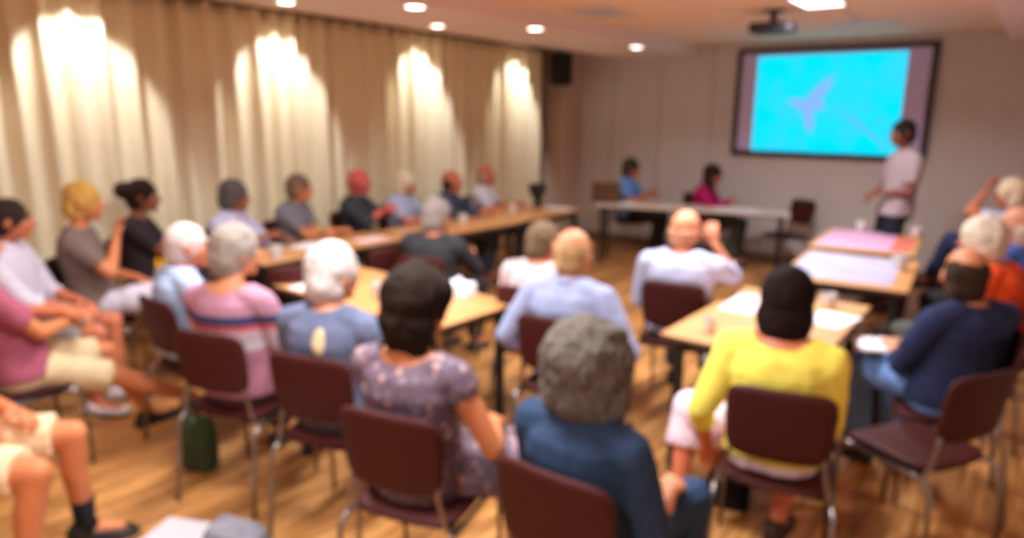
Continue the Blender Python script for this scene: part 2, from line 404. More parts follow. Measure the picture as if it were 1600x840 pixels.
# ------------------------------------------------------------------ stacking chair with a maroon seat and back
def panel_mesh(fn, nu=14, nv=12, th=.018):
    """closed thin upholstered panel: fn(u, v) in [-1, 1]^2 gives (point, normal); corners are rounded"""
    bm = bmesh.new(); L = []
    for s in (1, -1):
        g = []
        for i in range(nu+1):
            row = []
            for j in range(nv+1):
                u, v = -1+2*i/nu, -1+2*j/nv
                k = .30
                uu = u*math.sqrt(1-k*v*v*v*v*u*u*.5-k*.25*v**8); vv = v*math.sqrt(1-k*u*u*u*u*v*v*.5-k*.25*u**8)
                p, n = fn(uu, vv); e = max(abs(u), abs(v)); t = th*(.5 if e > .99 else (.82 if e > .8 else 1))
                row.append(bm.verts.new(p+n*(s*t/2)))
            g.append(row)
        L.append(g)
    A, B = L
    for i in range(nu):
        for j in range(nv):
            bm.faces.new((A[i][j], A[i+1][j], A[i+1][j+1], A[i][j+1])); bm.faces.new((B[i][j], B[i][j+1], B[i+1][j+1], B[i+1][j]))
    edge = [(i, 0) for i in range(nu)]+[(nu, j) for j in range(nv)]+[(i, nv) for i in range(nu, 0, -1)]+[(0, j) for j in range(nv, 0, -1)]
    for (a, b), (c, d) in zip(edge, edge[1:]+edge[:1]): bm.faces.new((A[a][b], B[a][b], B[c][d], A[c][d]))
    return bm
def make_chair():
    t = thing('stacking_chair', 'chair', 'chair')
    def seat(u, v):
        x, y = u*.205, v*.20+.02
        z = .438+.012*u*u-.012*max(0, v)**2*0.9
        return Vector((x, y, z)), Vector((0, 0, 1))
    obj('seat', panel_mesh(seat, th=.032), M_MAROON, t)
    def back(u, v):
        z = .712+v*.145
        x = u*(.190+.006*v)
        y = -.178-.045*(z-.52)/.33-.026*(1-u*u)
        return Vector((x, y, z)), Vector((.0, 1, .16)).normalized()
    obj('backrest', panel_mesh(back, th=.024), M_MAROON, t)
    for s in (-1, 1):
        bm = bmesh.new(); tube(bm, [(s*.215, .225, .0), (s*.212, .215, .38), (s*.208, .195, .415), (s*.205, .12, .418)], [.0105]*4, 10); obj('leg', bm, M_CHROME, t)
        bm = bmesh.new(); tube(bm, [(s*.218, -.255, .0), (s*.212, -.215, .38), (s*.208, -.185, .415), (s*.205, -.08, .418)], [.0105]*4, 10); obj('leg', bm, M_CHROME, t)
        bm = bmesh.new(); tube(bm, [(s*.207, .16, .417), (s*.208, -.17, .417), (s*.19, -.186, .46), (s*.165, -.190, .56), (s*.163, -.196, .66)], [.0095]*5, 10); obj('side_rail', bm, M_CHROME, t)
    bm = bmesh.new(); tube(bm, [(-.207, -.12, .412), (.207, -.12, .412)], [.0105]*2, 10); obj('stretcher', bm, M_CHROME, t)
    bm = bmesh.new(); sbox(bm, (0, .02, .4155), (.18, .16, .006), bevel=.003); obj('seat_underside', bm, M_BLKPL, t, smooth=False)
    return t
CHAIR0 = make_chair(); CHAIR_KIDS = {CHAIR0.name: kids(CHAIR0)}; chair_used = [False]
def chair(x, y, th, label, group='maroon stacking chairs'):
    c = CHAIR0 if not chair_used[0] else copy_tree(CHAIR0, None, CHAIR_KIDS)
    chair_used[0] = True
    c.location = (x, y, 0); c.rotation_euler = (0, 0, R(th)); tag(c, label, 'chair', group); return c
# ------------------------------------------------------------------ tables
def table(cx, cy, lx, ly, rz, label, top=None, edge=None, ap=.03, name='folding_table', grp='conference tables', H=.74):
    t = thing(name, label, 'table', (cx, cy, 0), R(rz), grp)
    hx, hy = lx/2, ly/2
    bm = bmesh.new(); sbox(bm, (0, 0, H-.013), (hx, hy, .013), bevel=.004); obj('tabletop', bm, top or M_TABLE, t, smooth=False)
    bm = bmesh.new()
    for a, b, c, d in ((0, hy-.012, hx+.001, .0135), (0, -hy+.012, hx+.001, .0135), (hx-.012, 0, .0135, hy+.001), (-hx+.012, 0, .0135, hy+.001)):
        sbox(bm, (a, b, H-.016), (c, d, .0115), bevel=.003)
    obj('edge_band', bm, edge or mat('edge_dark', (92, 66, 46), .5, 0, .05), t, smooth=False)
    bm = bmesh.new()
    for s in (-1, 1):
        if lx >= ly: sbox(bm, (0, s*(hy-.07), H-.03-ap), (hx-.09, .014, ap))
        else: sbox(bm, (s*(hx-.07), 0, H-.03-ap), (.014, hy-.09, ap))
    for s in (-1, 1):
        if lx >= ly: sbox(bm, (s*(hx-.1), 0, H-.03-ap), (.014, hy-.07, ap))
        else: sbox(bm, (0, s*(hy-.1), H-.03-ap), (hx-.07, .014, ap))
    obj('apron', bm, M_BLACK, t, smooth=False)
    for sx in (-1, 1):
        for sy in (-1, 1):
            bm = bmesh.new(); px, py = sx*(hx-.08), sy*(hy-.07)
            sbox(bm, (px, py, (H-.03)/2), (.0225, .0225, (H-.03)/2), bevel=.005)
            l = obj('leg', bm, M_BLACK, t, smooth=False)
    return t
table(-3.02, 2.80, 1.42, .70, -2, 'light wood table in front of the white haired person with the emblem')
table(-1.03, 3.74, .74, 1.26, 0, 'light wood table in front of the woman in yellow')
table(-4.58, 3.50, .54, 1.42, 0, 'light wood curtain row table in front of the man in the grey polo shirt')
table(-4.46, 4.94, .60, 1.38, -3, 'light wood table in the middle of the long row by the curtain')
table(-4.48, 6.28, .66, 1.26, 0, 'light wood curtain row table at the far end, carrying the dark pot')
table(-3.30, 7.98, 2.25, .50, 18, 'long pale panel table by the front wall where two speakers sit', mat('table_pale', (206, 188, 176), .4, 0, .04, 8), mat('table_pale', (206, 188, 176)), .012)
table(-.98, 5.44, .80, 1.16, 4, 'light wood table covered by the large white map, right side')
table(-1.12, 6.82, .80, 1.20, 4, 'light wood table covered by the pink map, nearer the screen')

# ------------------------------------------------------------------ people
def ik(a, t, l1, l2, pole):
    a, t = Vector(a), Vector(t); d = t-a; L = d.length
    if L > (l1+l2)*.995: d = d*((l1+l2)*.995/L); t = a+d; L = d.length
    if L < abs(l1-l2)+.02: L = abs(l1-l2)+.02
    x = d.normalized(); p = Vector(pole); p = (p-x*p.dot(x)).normalized()
    c = (l1*l1+L*L-l2*l2)/(2*l1*L); c = max(-1, min(1, c))
    return a+x*(l1*c)+p*(l1*math.sqrt(1-c*c)), t
# one hand: palm, four unequal bent fingers, thumb; wrist at the origin, fingers along +Y, palm down, thumb on -X
def hand_mesh(curl, voxel=.0038):
    bm = bmesh.new()
    ell_rings_y = [((0, -.01, 0), .024, .017), ((0, .02, 0), .030, .016), ((0, .06, .001), .038, .0145), ((0, .088, 0), .038, .012)]
    rings = []
    for c, a, b in ell_rings_y:
        rings.append([bm.verts.new(Vector(c)+Vector((a*math.cos(2*math.pi*j/14), 0, b*math.sin(2*math.pi*j/14)))) for j in range(14)])
    skin_rings(bm, rings)
    for x, ln, dx in ((-.029, .070, -.10), (-.0098, .080, -.03), (.0098, .074, .035), (.028, .058, .11)):
        p = Vector((x, .082, .002)); pts = [p]; a = R(8); rad = [.0092]
        for k, f in enumerate((.45, .30, .25)):
            a += R(curl)*(1 if k else .8); d = Vector((dx*math.cos(a), math.cos(a), -math.sin(a))).normalized()
            p = p+d*(ln*f); pts.append(p); rad.append((.0085, .0078, .0066)[k])
        limb(bm, pts, rad, 8)
    limb(bm, [(-.020, .022, -.004), (-.046, .050, -.012), (-.058, .078, -.018), (-.058, .100, -.022)], [.014, .0115, .0095, .0078], 8)
    me = remesh(bm, voxel, 2); return me
HANDS = {}
def hand_data(curl):
    if curl not in HANDS:
        me = hand_mesh(curl); HANDS[curl] = ([v.co.copy() for v in me.vertices], [tuple(p.vertices) for p in me.polygons]); bpy.data.meshes.remove(me)
    return HANDS[curl]
def append_hand(me_bm, wrist, d, up, side, curl, sc):
    V, Fs = hand_data(curl)
    y = d.normalized(); z = (up-y*up.dot(y)).normalized(); x = y.cross(z)
    sg = 1 if side > 0 else -1         # right hand as built, left hand mirrored
    vs = [me_bm.verts.new(wrist+(x*(v.x*sg)+y*v.y+z*v.z)*sc) for v in V]
    for f in Fs:
        q = [vs[i] for i in f]
        if sg < 0: q.reverse()
        me_bm.faces.new(q)
SHOES = {}
def shoe_mesh(kind):
    if kind in SHOES: return SHOES[kind]
    bm = bmesh.new()
    rows = [(-.075, .030, .052), (-.05, .038, .060), (0, .040, .066), (.06, .044, .052), (.12, .048, .042), (.165, .042, .034), (.19, .024, .024)]
    rings = []
    for y, w, h in rows:
        rings.append([bm.verts.new((w*math.copysign(abs(math.cos(t))**.8, math.cos(t)), y, (h/2)+(h/2)*math.copysign(abs(math.sin(t))**.7, math.sin(t))+.004)) for t in (2*math.pi*j/16 for j in range(16))])
    skin_rings(bm, rings)
    if kind == 'boot': limb(bm, [(0, -.02, .05), (0, -.025, .13)], [.045, .046], 12)
    else: ell(bm, (0, -.018, .062), (.043, .052, .034))
    up = remesh(bm, .006, 3)
    bm = bmesh.new(); rings = []
    out = [(-.080, .024), (-.06, .036), (0, .040), (.07, .047), (.13, .050), (.175, .040), (.198, .018)]
    loop = [(w, y) for y, w in out]+[(-w, y) for y, w in reversed(out)]
    for z in (0, .018): rings.append([bm.verts.new((x, y, z)) for x, y in loop])
    for j in range(len(loop)): bm.faces.new((rings[0][j], rings[0][(j+1) % len(loop)], rings[1][(j+1) % len(loop)], rings[1][j]))
    bm.faces.new(list(reversed(rings[0]))); bm.faces.new(rings[1])
    SHOES[kind] = (up, done(bm, 'sole', False)); return SHOES[kind]
HAIRSTYLES = {   # ellipsoids in head space: (centre, radii); noise amplitude and frequency
    'short':   ([((0, -.014, .026), (.084, .101, .100)), ((0, -.045, -.02), (.074, .070, .080))], .004, 30),
    'full':    ([((0, -.012, .030), (.090, .106, .106)), ((0, -.045, -.025), (.082, .078, .090))], .008, 22),
    'balding': ([((0, -.036, -.012), (.0835, .080, .066)), ((0, -.055, -.045), (.066, .055, .055))], .003, 30),
    'tonsure': ([((0, -.026, .016), (.0850, .092, .083)), ((0, -.050, -.035), (.074, .064, .070))], .006, 24),
    'crown':   ([((0, -.020, .040), (.084, .096, .086))], .004, 30),
    'fluffy':  ([((0, -.015, .034), (.104, .114, .112)), ((0, -.045, -.020), (.092, .085, .088)), ((.03, .02, .07), (.06, .06, .055))], .012, 17),
    'curly':   ([((0, -.020, .034), (.122, .126, .118)), ((.0, -.045, -.042), (.114, .096, .086)), ((.07, .0, -.06), (.05, .055, .075)), ((-.07, .0, -.06), (.05, .055, .075))], .016, 24),
    'bob':     ([((0, -.015, .028), (.096, .110, .106)), ((0, -.040, -.055), (.098, .086, .105)), ((.058, .0, -.06), (.036, .055, .085)), ((-.058, .0, -.06), (.036, .055, .085))], .004, 16),
    'thick':   ([((0, -.015, .045), (.108, .116, .112)), ((0, -.05, -.035), (.098, .086, .105)), ((.02, -.06, -.11), (.066, .045, .05)), ((.06, .02, .06), (.05, .055, .055)), ((-.055, -.02, .07), (.06, .07, .055))], .013, 17),
    'updo':    ([((0, -.018, .028), (.090, .104, .100)), ((0, -.115, .045), (.075, .065, .065)), ((0, -.05, -.03), (.075, .07, .075))], .010, 26),
    'long':    ([((0, -.015, .030), (.094, .108, .104)), ((0, -.055, -.08), (.100, .066, .14)), ((.070, -.02, -.12), (.040, .045, .13)), ((-.070, -.02, -.12), (.040, .045, .13))], .008, 16),
    'wavy':    ([((0, -.018, .030), (.100, .110, .108)), ((0, -.045, -.045), (.096, .082, .085)), ((.064, .01, -.03), (.040, .055, .075)), ((-.064, .01, -.03), (.040, .055, .075))], .010, 20),
}
SHOULD_T = [ (.47, 0, .160, .120), (.56, -.01, .178, .132), (.66, -.02, .160, .118), (.78, -.03, .158, .116), (.90, -.042, .172, .118), (.975, -.046, .160, .100), (1.025, -.042, .105, .074), (1.065, -.034, .062, .058)]
def person(name_label, x, y, th, hz=1.16, w=1., belly=0., lean=0., sk=(205, 140, 110), hair=('short', (120, 112, 108)), top=('plain', (200, 200, 220), 'short'), neck='crew',
           low=('trousers', (60, 62, 70)), shoe=(40, 36, 34), yaw=0., pitch=0., roll=0., hands=None, feet=None, legyaw=0., vox=.009, hs=1.08, stand=False, sway=0., group=None, curl=22, kneep=None, sleeve=None, tuck=False, sole=(60, 54, 50), shoetype='shoe', spread=.11):
    pz = .98 if stand else .56
    kt = (hz-pz)/.64
    def T(p):            # torso space -> body space
        p = Vector(p); dz = (p.z-.56)
        return Vector((p.x+sway*dz, p.y+lean*dz, pz+dz*(kt if dz > 0 else 1)))
    rows = []
    for z, yy, a, b in SHOULD_T:
        bb = b+belly*max(0, 1-abs(z-.70)/.2); c = T((0, yy+belly*.7*max(0, 1-abs(z-.70)/.2), z)); rows.append((c, a*w, bb))
    rot = Euler((R(pitch), R(roll), R(yaw)), 'XYZ').to_matrix()
    nb = T((0, -.036, 1.05)); hc = Vector((T((0, 0, 1.2)).x, T((0, 0, 1.2)).y+.02, hz))
    H = lambda p: hc+rot @ (Vector(p)*hs)
    sho = {s: T((s*.178*w, -.045, .975)) for s in (-1, 1)}
    hips = {s: Vector((s*.088*min(1, w*w), .02, pz-.02)) for s in (-1, 1)}
    hands = hands or {}; feet = feet or {}
    arm = {}; leg = {}
    for s in (-1, 1):
        t = hands.get(s, (s*.10, .27, pz+.085)); pole = (s*.7, -.75, -.55)
        if len(t) > 3: pole = t[3:6]
        e, wr = ik(sho[s], t[:3], .285, .255, pole); arm[s] = (e, wr)
        f = feet.get(s, (s*spread, .40, .085) if not stand else (s*.10, 0, .085))
        rl = Matrix.Rotation(R(legyaw), 3, 'Z')
        if len(f) == 3: f = rl @ Vector(f)
        kp = kneep[s] if kneep and s in kneep else (s*.10, 1, .55 if not stand else 0)
        k, an = ik(hips[s], f[:3], .44, .43, rl @ Vector(kp)); leg[s] = (k, an)
    fd = {s: (rl @ Vector((s*.15, 1, 0))).normalized() for s in (-1, 1)}
    # ---- body: one continuous surface
    bm = bmesh.new()
    ell_rings(bm, rows, 20)
    limb(bm, [nb-Vector((0, .004, .02)), (nb+H((0, -.02, -.07)))/2, H((0, -.018, -.05))], [.058, .053, .054], 12)
    for s in (-1, 1):
        limb(bm, [T((0, -.045, 1.0)), T((s*.09*w, -.046, 1.0)), sho[s]], [.06, .058, .052], 10)
        e, wr = arm[s]; limb(bm, [sho[s], (sho[s]+e)/2, e], [.054, .046, .039], 10); limb(bm, [e, e+(wr-e)*.3, wr], [.039, .040, .026], 10)
        k, an = leg[s]; limb(bm, [hips[s], (hips[s]+k)/2, k], [.085, .073, .055], 12)
        limb(bm, [k, k+(an-k)*.33+Vector((0, -.012, 0)), an], [.053, .054, .034], 12)
        toe = an+fd[s]*.13+Vector((0, 0, -.045)); limb(bm, [an-fd[s]*.03+Vector((0, 0, -.04)), an+fd[s]*.05+Vector((0, 0, -.035)), toe], [.034, .034, .026], 8)
    r3 = rot
    for c, r in (((0, -.016, .032), (.076, .093, .086)), ((0, .022, -.030), (.061, .064, .075)), ((0, .064, -.088), (.027, .022, .019)), ((0, .072, .030), (.048, .019, .011)),
                 ((.034, .056, -.022), (.025, .024, .024)), ((-.034, .056, -.022), (.025, .024, .024)), ((.077, -.006, -.006), (.009, .021, .031)), ((-.077, -.006, -.006), (.009, .021, .031)),
                 ((0, .078, -.060), (.026, .012, .012)), ((0, .012, -.075), (.048, .055, .032))):
        ell(bm, H(c), (r[0]*hs, r[1]*hs, r[2]*hs), r3)
    limb(bm, [H((0, .082, .016)), H((0, .096, -.012)), H((0, .106, -.028))], [.009*hs, .011*hs, .014*hs], 8)
    me = remesh(bm, vox, 3)
    b2 = bmesh.new(); b2.from_mesh(me); bpy.data.meshes.remove(me)
    for s in (-1, 1):
        e, wr = arm[s]; d = (wr-e).normalized()
        t = hands.get(s, None); hd = Vector(t[6:9]) if t is not None and len(t) >= 9 else d+Vector((0, .25, -.15))
        up = Vector(t[9:12]) if t is not None and len(t) >= 12 else Vector((s*.35, .1, 1))
        append_hand(b2, wr-hd.normalized()*.006, hd, up, s, curl, 1.0)
    body = obj('person', b2, skin('%d_%d_%d' % tuple(sk), sk), None, loc=(x, y, 0), rot=(0, 0, R(th)))
    tag(body, name_label, 'person', group)
    # ---- face
    fw = rot @ Vector((0, 1, 0))
    for s in (-1, 1):
        bm = bmesh.new(); ec = H((s*.030, .0635, .006)); ell(bm, ec, (.0125*hs,)*3, None, 12, 8)
        em = done(bm, 'eye'); em.materials.append(M_EYEW); em.materials.append(M_EYED)
        for p in em.polygons:
            if (p.center-ec).normalized().dot(fw) > .80: p.material_index = 1
        obj('eye', em, None, body)
    bm = bmesh.new(); ell(bm, H((0, .0885, -.054)), (.021*hs, .006*hs, .004*hs), r3, 10, 6); ell(bm, H((0, .0875, -.062)), (.018*hs, .006*hs, .005*hs), r3, 10, 6); obj('mouth', bm, M_LIP, body)
    hm = hairm('%d_%d_%d' % tuple(hair[1]), hair[1])
    for s in (-1, 1):
        bm = bmesh.new(); tube(bm, [H((s*.014, .090, .030)), H((s*.032, .086, .034)), H((s*.050, .072, .029))], [.0045*hs, .005*hs, .003*hs], 6)
        obj('eyebrow', bm, hm, body)
    if hair[0]:
        sh, amp, fr = HAIRSTYLES[hair[0]]
        bm = bmesh.new()
        for c, r in sh: ell(bm, H(c), tuple(v*hs for v in r), r3)
        hme = remesh(bm, min(vox, .009), 3)
        wrinkle(hme, amp, fr, x*7+y, (1, 1, .6)); obj('hair', hme, hm, body)
    # ---- clothes
    kind, colr, slv = top
    tm = colr if not isinstance(colr, tuple) else cloth('%d_%d_%d' % colr, colr)
    off = .016 if not tuck else .012
    bm = bmesh.new()
    z0 = .50 if not tuck else .60
    tr = [(T((0, yy+belly*.7*max(0, 1-abs(z-.70)/.2), z)), a*w+off, b+belly*max(0, 1-abs(z-.70)/.2)+off) for z, yy, a, b in SHOULD_T if z > z0]
    if not tuck: tr.insert(0, (Vector((0, 0, pz-.055)), .178*w+off+.006, .132+off+.004))
    else: tr.insert(0, (T((0, -.015, .60)), .168*w+.012, .124+.012))
    ell_rings(bm, tr, 22)
    for s in (-1, 1):
        e, wr = arm[s]; o2 = .017
        limb(bm, [T((0, -.045, 1.0)), T((s*.09*w, -.046, 1.0)), sho[s]], [.06+.013, .058+.014, .052+o2], 10)
        if slv == 'short':
            q = sho[s]+(e-sho[s])*.72; tube(bm, [sho[s], (sho[s]+q)/2, q], [.054+o2, .054+o2, .060], 12)
        elif slv == 'half':
            tube(bm, [sho[s], (sho[s]+e)/2, e], [.054+o2, .050+o2, .039+.017], 12); ell(bm, e, (.055,)*3)
            q = e+(wr-e)*.35; tube(bm, [e, q], [.054, .052], 12)
        elif slv == 'long':
            limb(bm, [sho[s], (sho[s]+e)/2, e], [.054+o2, .047+o2, .041+.015], 12)
            q = e+(wr-e)*.93; tube(bm, [e, e+(wr-e)*.4, q], [.055, .052, .040], 12)
        elif slv == 'cap':
            ell(bm, sho[s]+(e-sho[s])*.12, (.068,)*3)
    sme = remesh(bm, vox, 3)
    rr = {'crew': .078, 'collar': .070, 'scoop': .118, 'vee': .09}[neck]
    ctr = nb+Vector((0, .0, .035 if neck != 'scoop' else .045))
    b3 = bmesh.new(); b3.from_mesh(sme); bpy.data.meshes.remove(sme)
    dl = [f for f in b3.faces if (f.calc_center_median()-ctr).length < rr]
    bmesh.ops.delete(b3, geom=dl, context='FACES')
    for it in range(14):          # even out the hem of the neckline
        mv = []
        for v in b3.verts:
            nb_ = [e.other_vert(v) for e in v.link_edges if e.is_boundary]
            if len(nb_) == 2: mv.append((v, v.co*.4+(nb_[0].co+nb_[1].co)*.3))
        for v, c_ in mv: v.co = c_
    sme = bpy.data.meshes.new('shirt'); b3.to_mesh(sme); b3.free()
    for p in sme.polygons: p.use_smooth = True
    wrinkle(sme, .006, 9, x*3+y*5, (1, 1, .7))
    shirt = obj({'plain': 'shirt', 'dress': 'dress', 'cardigan': 'cardigan', 'blouse': 'blouse'}.get(kind, 'shirt'), sme, tm, body)
    if neck == 'collar':
        bm = bmesh.new(); rings = []
        for dz, rx_, ry_ in ((-.012, .070, .068), (.022, .064, .060), (.026, .069, .066), (-.006, .082, .080)):
            rings.append([bm.verts.new(nb+Vector((rx_*math.cos(a), ry_*math.sin(a)-.002+.0*dz, dz+.008-.016*max(0, math.sin(a))))) for a in (R(112)+R(316)*k/26 for k in range(27))])
        for p, q in zip(rings, rings[1:]+rings[:1]):
            for j in range(26): bm.faces.new((p[j], p[j+1], q[j+1], q[j]))
        obj('collar', bm, tm, body)
    lk, lc = low[0], low[1]
    lm = lc if not isinstance(lc, tuple) else cloth('%d_%d_%d' % lc, lc)
    bm = bmesh.new(); o3 = .013
    ell_rings(bm, [(Vector((0, 0, pz-.10)), .158*w+o3, .118+o3), (Vector((0, -.01, pz)), .176*w+o3, .130+o3), (T((0, -.020, .63)), .156*w+.006, .114+.006)], 22)
    if lk in ('trousers', 'shorts', 'cropped'):
        for s in (-1, 1):
            k, an = leg[s]
            if lk == 'shorts':
                q = hips[s]+(k-hips[s])*.86; limb(bm, [hips[s], (hips[s]+q)/2], [.092, .094], 12); tube(bm, [(hips[s]+q)/2, q], [.094, .090], 12)
            else:
                limb(bm, [hips[s], (hips[s]+k)/2, k], [.092, .087, .072], 12)
                q = k+(an-k)*(.93 if lk == 'trousers' else .68); wd = .028 if len(low) > 2 and low[2] == 'wide' else 0
                if wd: limb(bm, [(hips[s]+k)/2, k], [.10, .092], 12); q = k+(an-k)*.84
                tube(bm, [k, (k+q)/2, q], [.072+wd*.7, .068+wd*1.2, .060+wd*1.9], 12)
    else:  # skirt draped over both thighs
        kk = (leg[-1][0]+leg[1][0])/2; hh = (hips[-1]+hips[1])/2
        for s in (-1, 1):
            k, an = leg[s]; limb(bm, [hips[s], (hips[s]+k)/2, k], [.102, .098, .082], 12)
            q = k+(an-k)*.42; tube(bm, [k, q], [.082, .088], 12)
        for u_ in (0, .25, .5, .75, 1.): 
            c = hh+(kk-hh)*u_; ell(bm, c, (.10, .085, .088))
        q = kk+((leg[-1][1]+leg[1][1])/2-kk)*.40; tube(bm, [kk, q], [.08, .085], 12)
    lme = remesh(bm, vox, 3); wrinkle(lme, .005, 10, x*5+y, (1, 1, 1)); obj({'trousers': 'trousers', 'cropped': 'trousers', 'shorts': 'shorts', 'skirt': 'skirt'}[lk], lme, lm, body)
    if low[0] == 'shorts' and len(low) > 2:
        for s in (-1, 1):
            bm = bmesh.new(); k, an = leg[s]; tube(bm, [k+(an-k)*.72, an, an+fd[s]*.02+Vector((0, 0, -.03))], [.046, .041, .043], 12)
            obj('sock', bm, cloth('%d_%d_%d' % low[2], low[2]), body)
    if shoe:
        up, so = shoe_mesh(shoetype); m = mat('shoe_%d_%d_%d' % shoe, shoe, .5, 0, .08)
        for s in (-1, 1):
            an = leg[s][1]; a = math.atan2(-fd[s].x, fd[s].y)
            u_ = up.copy(); u_.materials.clear()
            so_ = obj('shoe', u_, m, body, loc=(an.x, an.y, an.z-.085), rot=(0, 0, a))
            v_ = so.copy(); obj('sole', v_, mat('sole_%d_%d_%d' % sole, sole, .7, 0, .05), so_, smooth=False)
    return body, dict(H=H, T=T, arm=arm, leg=leg, sho=sho)
SEATED = []
def seated(label, chlabel, headx, heady, th, **k):
    """a person on a chair of their own; headx, heady is the point on the floor below the head"""
    a = R(th); ly = .02+k.get('lean', 0)*.64; lx = k.get('sway', 0)*.64
    px = headx-(math.cos(a)*lx-math.sin(a)*ly); py = heady-(math.sin(a)*lx+math.cos(a)*ly)
    cth = k.pop('cth', None); cdx = k.pop('cdx', 0); cdy = k.pop('cdy', 0)
    r = person(label, px, py, th, **k)
    if chlabel: chair(px+cdx, py+cdy, th if cth is None else cth, chlabel)
    return r, (px, py)

FL1 = floral('floral_dress', [(104, 84, 98), (150, 132, 146), (84, 70, 88), (190, 150, 140), (120, 112, 122), (96, 76, 92)], 34)
FL2 = floral('floral_skirt', [(236, 216, 226), (220, 160, 182), (246, 238, 240), (206, 190, 204)], 26)
FL3 = floral('camouflage_shorts', [(138, 134, 128), (110, 108, 104), (166, 160, 154), (124, 120, 114)], 16)
STRIPE = banded('striped_top', [(.40, (170, 112, 132)), (.74, (200, 186, 192)), (.79, (196, 170, 178)), (.835, (204, 84, 90)), (.862, (56, 58, 96)), (.905, (176, 126, 146))], .40, 1.2)
SK1, SK2, SK3, SK4, SK5 = (200, 122, 78), (208, 140, 102), (194, 112, 80), (140, 82, 56), (214, 150, 122)
LAP = {-1: (-.10, .27, .645), 1: (.10, .27, .645)}
TABLE_H = {-1: (-.13, .36, .79), 1: (.10, .36, .79)}
CROSS = {-1: (.10, .17, .80, -.8, .1, -.6), 1: (-.10, .20, .84, .8, .1, -.6)}
# --- along the curtain, seen in profile
seated('dark haired man in white shirt and grey camouflage shorts at the far left edge', 'maroon chair under the man in camouflage shorts', -4.70, 1.42, -42, hz=1.17, sk=SK3, hair=('short', (48, 40, 34)), top=('plain', (206, 198, 212), 'half'), neck='collar',
       low=('shorts', FL3), shoe=(222, 216, 216), hands={-1: (-.08, .30, .66), 1: (.12, .36, .66)}, feet={1: (.14, .40, .085), -1: (-.1, .46, .085)}, yaw=18)
seated('blond woman in grey brown top and white trousers, hand to her chin', 'maroon chair under the blond woman in white trousers', -4.86, 1.88, -34, hz=1.215, w=.92, sk=SK1, hair=('full', (196, 152, 78)), top=('blouse', (118, 100, 92), 'short'), neck='vee',
       low=('trousers', (208, 202, 216), 'wide'), shoe=(150, 104, 78), hands={-1: (-.02, .26, .70), 1: (.06, .17, 1.0, .5, .3, -1., -.2, .1, 1, 0, -1, 0)}, feet={-1: (-.08, .38, .085), 1: (.16, .60, .22)}, kneep={1: (.05, .6, 1)}, lean=-.04)
seated('woman with dark hair in a bun, black top, arms folded', 'maroon chair under the woman with the dark bun', -5.34, 2.48, -38, hz=1.17, w=.92, sk=SK4, hair=('updo', (40, 26, 20)), top=('plain', (48, 38, 44), 'short'), neck='scoop', low=('trousers', (52, 44, 50)), hands=CROSS)
seated('dark skinned man in lavender white shirt by the curtain, beside the woman with the bun', 'maroon chair under the man in the lavender white shirt', -5.10, 3.08, -62, hz=1.14, sk=SK4, hair=('full', (84, 80, 80)), top=('plain', (186, 180, 208), 'half'), neck='collar', hands={1: (.08, .30, .84), -1: (-.12, .34, .80)}, yaw=26)
seated('brown haired man in grey polo shirt leaning his forearms on the table by the curtain', 'maroon chair under the man in the grey polo shirt', -5.16, 3.74, -66, hz=1.15, sk=SK1, hair=('short', (110, 92, 76)), top=('plain', (112, 110, 118), 'short'), neck='collar', hands={-1: (.10, .34, .79), 1: (-.02, .39, .79)}, yaw=30, lean=.05)
seated('red faced bald man in charcoal shirt with hands clasped in front of his chest', 'maroon chair under the man in the charcoal shirt', -5.20, 4.46, -62, hz=1.155, sk=(200, 92, 84), hair=('balding', (176, 88, 80)), top=('plain', (56, 60, 64), 'half'), hands={-1: (.03, .30, .90, -.8, -.2, -.6), 1: (.10, .31, .92, .8, -.2, -.6)}, yaw=26, w=1.05)
seated('white haired man in light blue shirt at the curtain table', 'maroon chair under the white haired man in light blue', -5.24, 5.10, -70, hz=1.09, sk=SK3, hair=('full', (226, 214, 186)), top=('plain', (170, 182, 212), 'short'), neck='collar', hands=TABLE_H, yaw=32)
seated('balding dark haired man in navy shirt at the curtain table', 'maroon chair under the balding man in navy by the curtain', -5.04, 5.62, -66, hz=1.09, sk=SK3, hair=('balding', (70, 52, 44)), top=('plain', (62, 68, 88), 'long'), hands=TABLE_H, yaw=24)
seated('bald man in white shirt at the far end of the curtain row', 'maroon chair under the bald man in white at the far end', -5.10, 6.28, -62, hz=1.11, sk=SK3, hair=('balding', (176, 150, 128)), top=('plain', (206, 204, 222), 'short'), neck='collar', hands=TABLE_H, yaw=26)
# --- left block, seen from behind
seated('grey haired bald man in pale blue shirt, left block of chairs', 'maroon chair under the man in pale blue, left block', -3.60, 1.88, -8, cth=-2, cdx=.05, cdy=.02, hz=1.085, w=.94, sk=SK3, hair=('short', (206, 192, 186)), top=('plain', (166, 186, 216), 'short'), neck='collar', yaw=-20, hands=LAP)
seated('grey haired woman in pink top with navy and red stripes', 'maroon chair under the woman in the striped top', -2.92, 1.75, 20, cth=18, cdx=.02, hz=1.16, w=.98, sk=SK2, hair=('full', (150, 140, 130)), top=('blouse', STRIPE, 'half'), neck='scoop', low=('trousers', (84, 60, 66)), yaw=-28, hands=LAP)
P13 = seated('white haired person in blue grey shirt with cream emblem on the back', 'maroon chair under the person with the cream emblem', -2.33, 1.84, 20, cth=18, cdx=.03, hz=1.125, w=1., sk=SK2, hair=('full', (206, 196, 192)), top=('plain', (104, 112, 138), 'short'), low=('trousers', (70, 66, 74)), yaw=-22, hands=LAP, hs=1.12)
